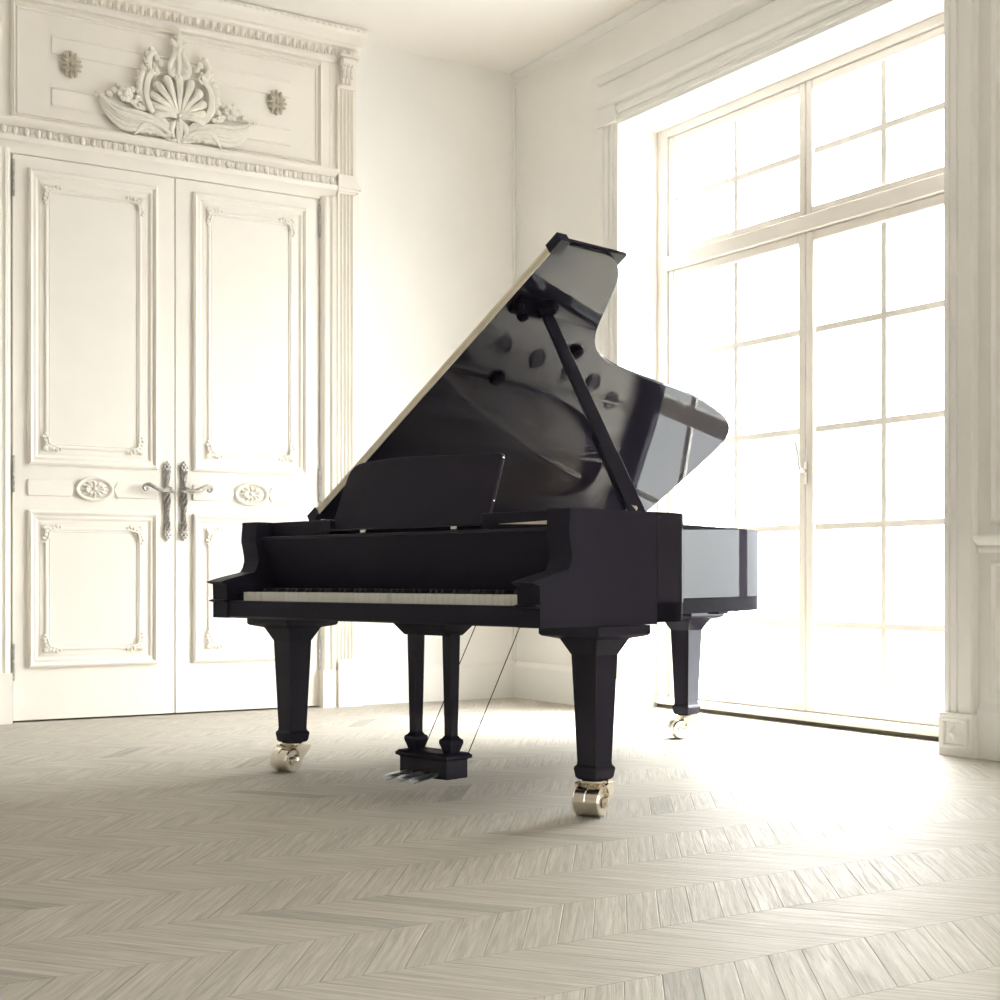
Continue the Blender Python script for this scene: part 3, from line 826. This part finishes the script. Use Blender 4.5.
edge_strip('flap_edge', M['maple'], .05, 2.07, LT+.003, LT+FT, .463, .471, lid)
edge_strip('edge_cap', BK, -.03, .05, -.006, LT+FT+.006, .452, .50, lid)
edge_strip('edge_cap', BK, 2.07, 2.155, -.004, LT+FT+.006, .455, .52, lid)
# rubber bumpers and prop socket under the lid
nrm = Vector((sT,0,-cT))
for (u,l) in ((1.243,.81),(1.503,1.153)):
    MB().lathe([(.040,-.002),(.043,.010),(.036,.024),(.0,.028)], lidp(u,l,0), nrm, 18).build('lid_bumper', M['blackfelt'], lid)
mb = MB()
mb.quadmesh([[lidp(u,l,o) for u,l in ((1.70,.50),(1.80,.50),(1.80,.70),(1.70,.70))] for o in (.0,-.028)])
for k in range(7):
    an = 2*PI*k/7
    mb.ell(lidp(1.765+.036*math.cos(an), .70+.036*math.sin(an), -.030), (.022,.022,.022), 8, 5)
mb.lathe([(.04,0),(.044,.03),(.03,.045),(0,.048)], lidp(1.765,.70,0), nrm, 14)
mb.ell(lidp(1.69,.60,-.02),(.03,.03,.03),8,6); mb.ell(lidp(1.75,.52,-.02),(.03,.03,.03),8,6)
mb.build('prop_socket', M['blackfelt'], lid)
# prop stick from the rim to the socket, with the short half-stick beside it
A0 = Vector((2.228,.462,1.27)); B0 = Vector(lidp(1.735,.72,-.02))
def bar(name, a, b, w0, w1, t, m, par):
    ax = (b-a).normalized(); side = ax.cross(Vector((0.709,-.5,0.2))).normalized(); nn = ax.cross(side)
    rings = []
    for f_, w in ((0,w0),(.12,w0),(.22,w0),(.30,w1),(.96,w1*.85),(1,w1*.6)):
        p = a+(b-a)*f_
        rings.append([p+side*w+nn*t, p-side*w+nn*t, p-side*w-nn*t, p+side*w-nn*t])
    return MB().quadmesh(rings).build(name, m, par, bevel=.004)
ps = bar('prop_stick', A0, B0, .034, .031, .014, M['black_satin'], piano)
bar('short_prop', A0+Vector((-.048,-.0,0)), A0+(B0-A0)*.37+Vector((-.048,0,0)), .014, .012, .010, BK, ps)
MB().lathe([(.03,-.03),(.034,0),(.03,.03)], tuple(A0+Vector((-.03,.02,.012))), (0,1,0), 14).build('prop_pivot', M['chrome'], ps)

# legs with casters
CR, CF = (.709,.705), (-.705,.709)           # directions "right" and "away" of the room view in piano axes
def leg(x, y, ang):
    lg = MB()
    prof = [(.802,.168),(.765,.168),(.757,.160),(.745,.108),(.742,.104),(.676,.070),(.66,.0695),(.225,.0525),(.212,.054),(.204,.061),(.196,.0635),(.160,.058),(.150,.050)]
    lg.quadmesh([[(a*h, b*h, z) for a,b in ((-1,-1),(1,-1),(1,1),(-1,1))] for z,h in prof])
    lo = lg.build('leg', BK, piano, bevel=.003, smooth=20); lo.location = Vector((x,y,0))*S
    a = math.radians(ang)
    ax = Vector((math.cos(a)*CR[0]-math.sin(a)*CF[0], math.cos(a)*CR[1]-math.sin(a)*CF[1], 0)).normalized()
    of = Vector((-math.cos(a)*CF[0]-math.sin(a)*CR[0], -math.cos(a)*CF[1]-math.sin(a)*CR[1], 0)).normalized()
    f = MB()
    f.lathe([(.052,.150),(.056,.146),(.056,.138),(.040,.134),(.036,.124),(.03,.120)], (0,0,0), (0,0,1), 20)
    wc = of*.046 + Vector((0,0,.062))
    comma = [(-.056,.137),(.034,.137),(.041,.122),(.026,.108),(.020,.094),(.030,.082),(.060,.079),(.074,.062),(.068,.044),(.050,.036),(.028,.040),(.004,.056),(-.018,.082),(-.046,.108)]
    cs = [(p.x,p.y) for p in spline([(u,v,0) for u,v in comma], 3, True)]
    for s in (-1,1):
        f.quadmesh([[of*u+ax*s*t+Vector((0,0,v)) for u,v in cs] for t in (.063,.066,.074)])
        f.lathe([(.0,0),(.016,.001),(.016,.006),(.0,.009)], tuple(wc+ax*s*.073), tuple(ax*s), 14)
    f.tube([of*-.012+Vector((0,0,.130))+ax*-.062, of*-.012+Vector((0,0,.130))+ax*.062], .020, 10)
    fo = f.build('caster_fork', M['brass'], lo)
    w = MB()
    w.lathe([(.036,-.060),(.054,-.060),(.0610,-.054),(.0615,-.006),(.0585,-.003),(.0585,.003),(.0615,.006),(.0610,.054),(.054,.060),(.036,.060)], tuple(wc), tuple(ax), 32)
    w.build('caster_wheel', M['brass'], lo)
    return lo
leg(2.120, .305, 26)
leg(.092, .250, 38)
leg(.615, 2.90, 78)

# small corner brackets stepping under the case
for (x,y) in ((.99,2.72),):
    MB().box(x-.04, x+.04, y-.05, y+.05, .785, .812).build('corner_block', M['black_satin'], piano, bevel=.003)

# lyre
LX, LY = 1.135, .285
ly = MB()
ly.quadmesh([[(LX+a*h*1.0, LY+b*d, z) for a,b in ((-1,-1),(1,-1),(1,1),(-1,1))] for z,h,d in ((.804,.180,.10),(.79,.180,.10),(.738,.140,.065),(.733,.136,.06))])
lyo = ly.build('lyre', BK, piano, bevel=.003, smooth=20)
for s in (-1,1):
    px = LX + s*.122
    p = MB()
    prof = [(.745,.030),(.735,.030),(.27,.0225),(.258,.030),(.250,.040),(.235,.041),(.20,.030),(.185,.026),(.178,.026)]
    p.quadmesh([[(px+a*h, LY+b*h, z) for a,b in ((-1,-1),(1,-1),(1,1),(-1,1))] for z,h in prof])
    p.build('lyre_post', BK, lyo, bevel=.002, smooth=20)
bx = MB()
b_ = [(.190,.164,.070),(.178,.178,.084),(.166,.178,.084),(.160,.166,.072),(.155,.162,.068),(.074,.162,.068),(.070,.154,.061)]
bx.quadmesh([[(LX+a*h, LY+b*d, z) for a,b in ((-1,-1),(1,-1),(1,1),(-1,1))] for z,h,d in b_])
bx.build('pedal_box', BK, lyo, bevel=.003, smooth=20)
for dx in (-.09, 0, .09):
    p = MB()
    rings = []
    for y,w,z in ((LY-.04,.016,.094),(LY-.085,.018,.094),(LY-.12,.032,.090),(LY-.17,.040,.086),(LY-.20,.036,.080),(LY-.215,.018,.076)):
        rings.append([(LX+dx-w,y,z-.006),(LX+dx-w*.7,y,z+.004),(LX+dx+w*.7,y,z+.004),(LX+dx+w,y,z-.006),(LX+dx+w*.6,y,z-.012),(LX+dx-w*.6,y,z-.012)])
    p.quadmesh(rings)
    p.build('pedal', M['steel'], lyo, smooth=50)
for s in (-1,1):
    MB().tube([(LX+s*.153, LY+.07, .165), (LX+s*.153, LY+.455, .812)], .0022, 8).build('lyre_rod', M['blackfelt'], lyo)

# ------------------------------------------------------------------ light
SKY = 19.0
w = bpy.data.worlds.new('sky'); sc.world = w; w.use_nodes = True
bg = w.node_tree.nodes['Background']
wt = w.node_tree                          # bright overcast sky: paler at the horizon, strongest overhead, dim ground below
tc = wt.nodes.new('ShaderNodeTexCoord'); sp3 = wt.nodes.new('ShaderNodeSeparateXYZ'); mr = wt.nodes.new('ShaderNodeMapRange')
wt.links.new(tc.outputs['Generated'], sp3.inputs[0])
cr_ = wt.nodes.new('ShaderNodeFloatCurve')
mr.inputs['From Min'].default_value = -1; mr.inputs['From Max'].default_value = 1
wt.links.new(sp3.outputs[2], mr.inputs['Value'])
cm = cr_.mapping.curves[0]
cm.points[0].location = (0, .12); cm.points[1].location = (1, .55)
for x_, y_ in ((.46, .14), (.50, .21), (.56, .27), (.70, .42)): cm.points.new(x_, y_)
cr_.mapping.update()
mu = wt.nodes.new('ShaderNodeMath'); mu.operation = 'MULTIPLY'; mu.inputs[1].default_value = SKY
wt.links.new(mr.outputs[0], cr_.inputs['Value']); wt.links.new(cr_.outputs[0], mu.inputs[0])
wt.links.new(mu.outputs[0], bg.inputs['Strength'])
bg.inputs['Color'].default_value = (0.985, 0.985, 0.985, 1)
sd = bpy.data.lights.new('sun', 'SUN'); sd.energy = 1.7; sd.color = (1.0, 0.89, 0.70); sd.angle = math.radians(0.8)
so = bpy.data.objects.new('sun', sd); C.objects.link(so)
d = Vector((-2.26, .80, -4.3)); so.rotation_euler = d.to_track_quat('-Z','Y').to_euler(); so.location = (12*S, 4*S, 9*S)
for i, c in enumerate(WCS):
    pd = bpy.data.lights.new('window_portal', 'AREA'); pd.shape = 'RECTANGLE'
    pd.size = 2*FW*S; pd.size_y = 4.45*S; pd.cycles.is_portal = True
    po = bpy.data.objects.new('window_portal', pd); C.objects.link(po)
    po.location = (7.10*S, (c+FCO)*S, 2.22*S)
    po.rotation_euler = Vector((-1,0,0)).to_track_quat('-Z','Z').to_euler()

# ------------------------------------------------------------------ camera and view
cd = bpy.data.cameras.new('camera'); co = bpy.data.objects.new('camera', cd); C.objects.link(co)
cd.sensor_width = 36; cd.sensor_fit = 'HORIZONTAL'; cd.lens = 36*1442/1000; cd.shift_y = 0.078; cd.clip_start = 0.05
co.location = (0, 0, 1.0*S)
yaw = math.atan2(.5271, .8498)
co.rotation_euler = (PI/2, 0, -yaw)
sc.camera = co
vs = sc.view_settings
sc.display_settings.display_device = 'sRGB'
vs.view_transform = 'Standard'; vs.look = 'None'; vs.gamma = 1.0; vs.use_curve_mapping = False
vs.exposure = 1.87
cy = sc.cycles
cy.max_bounces = 10; cy.diffuse_bounces = 7; cy.glossy_bounces = 5; cy.transparent_max_bounces = 12
cy.caustics_reflective = False; cy.caustics_refractive = False; cy.use_denoising = True
cy.sample_clamp_indirect = 8.0
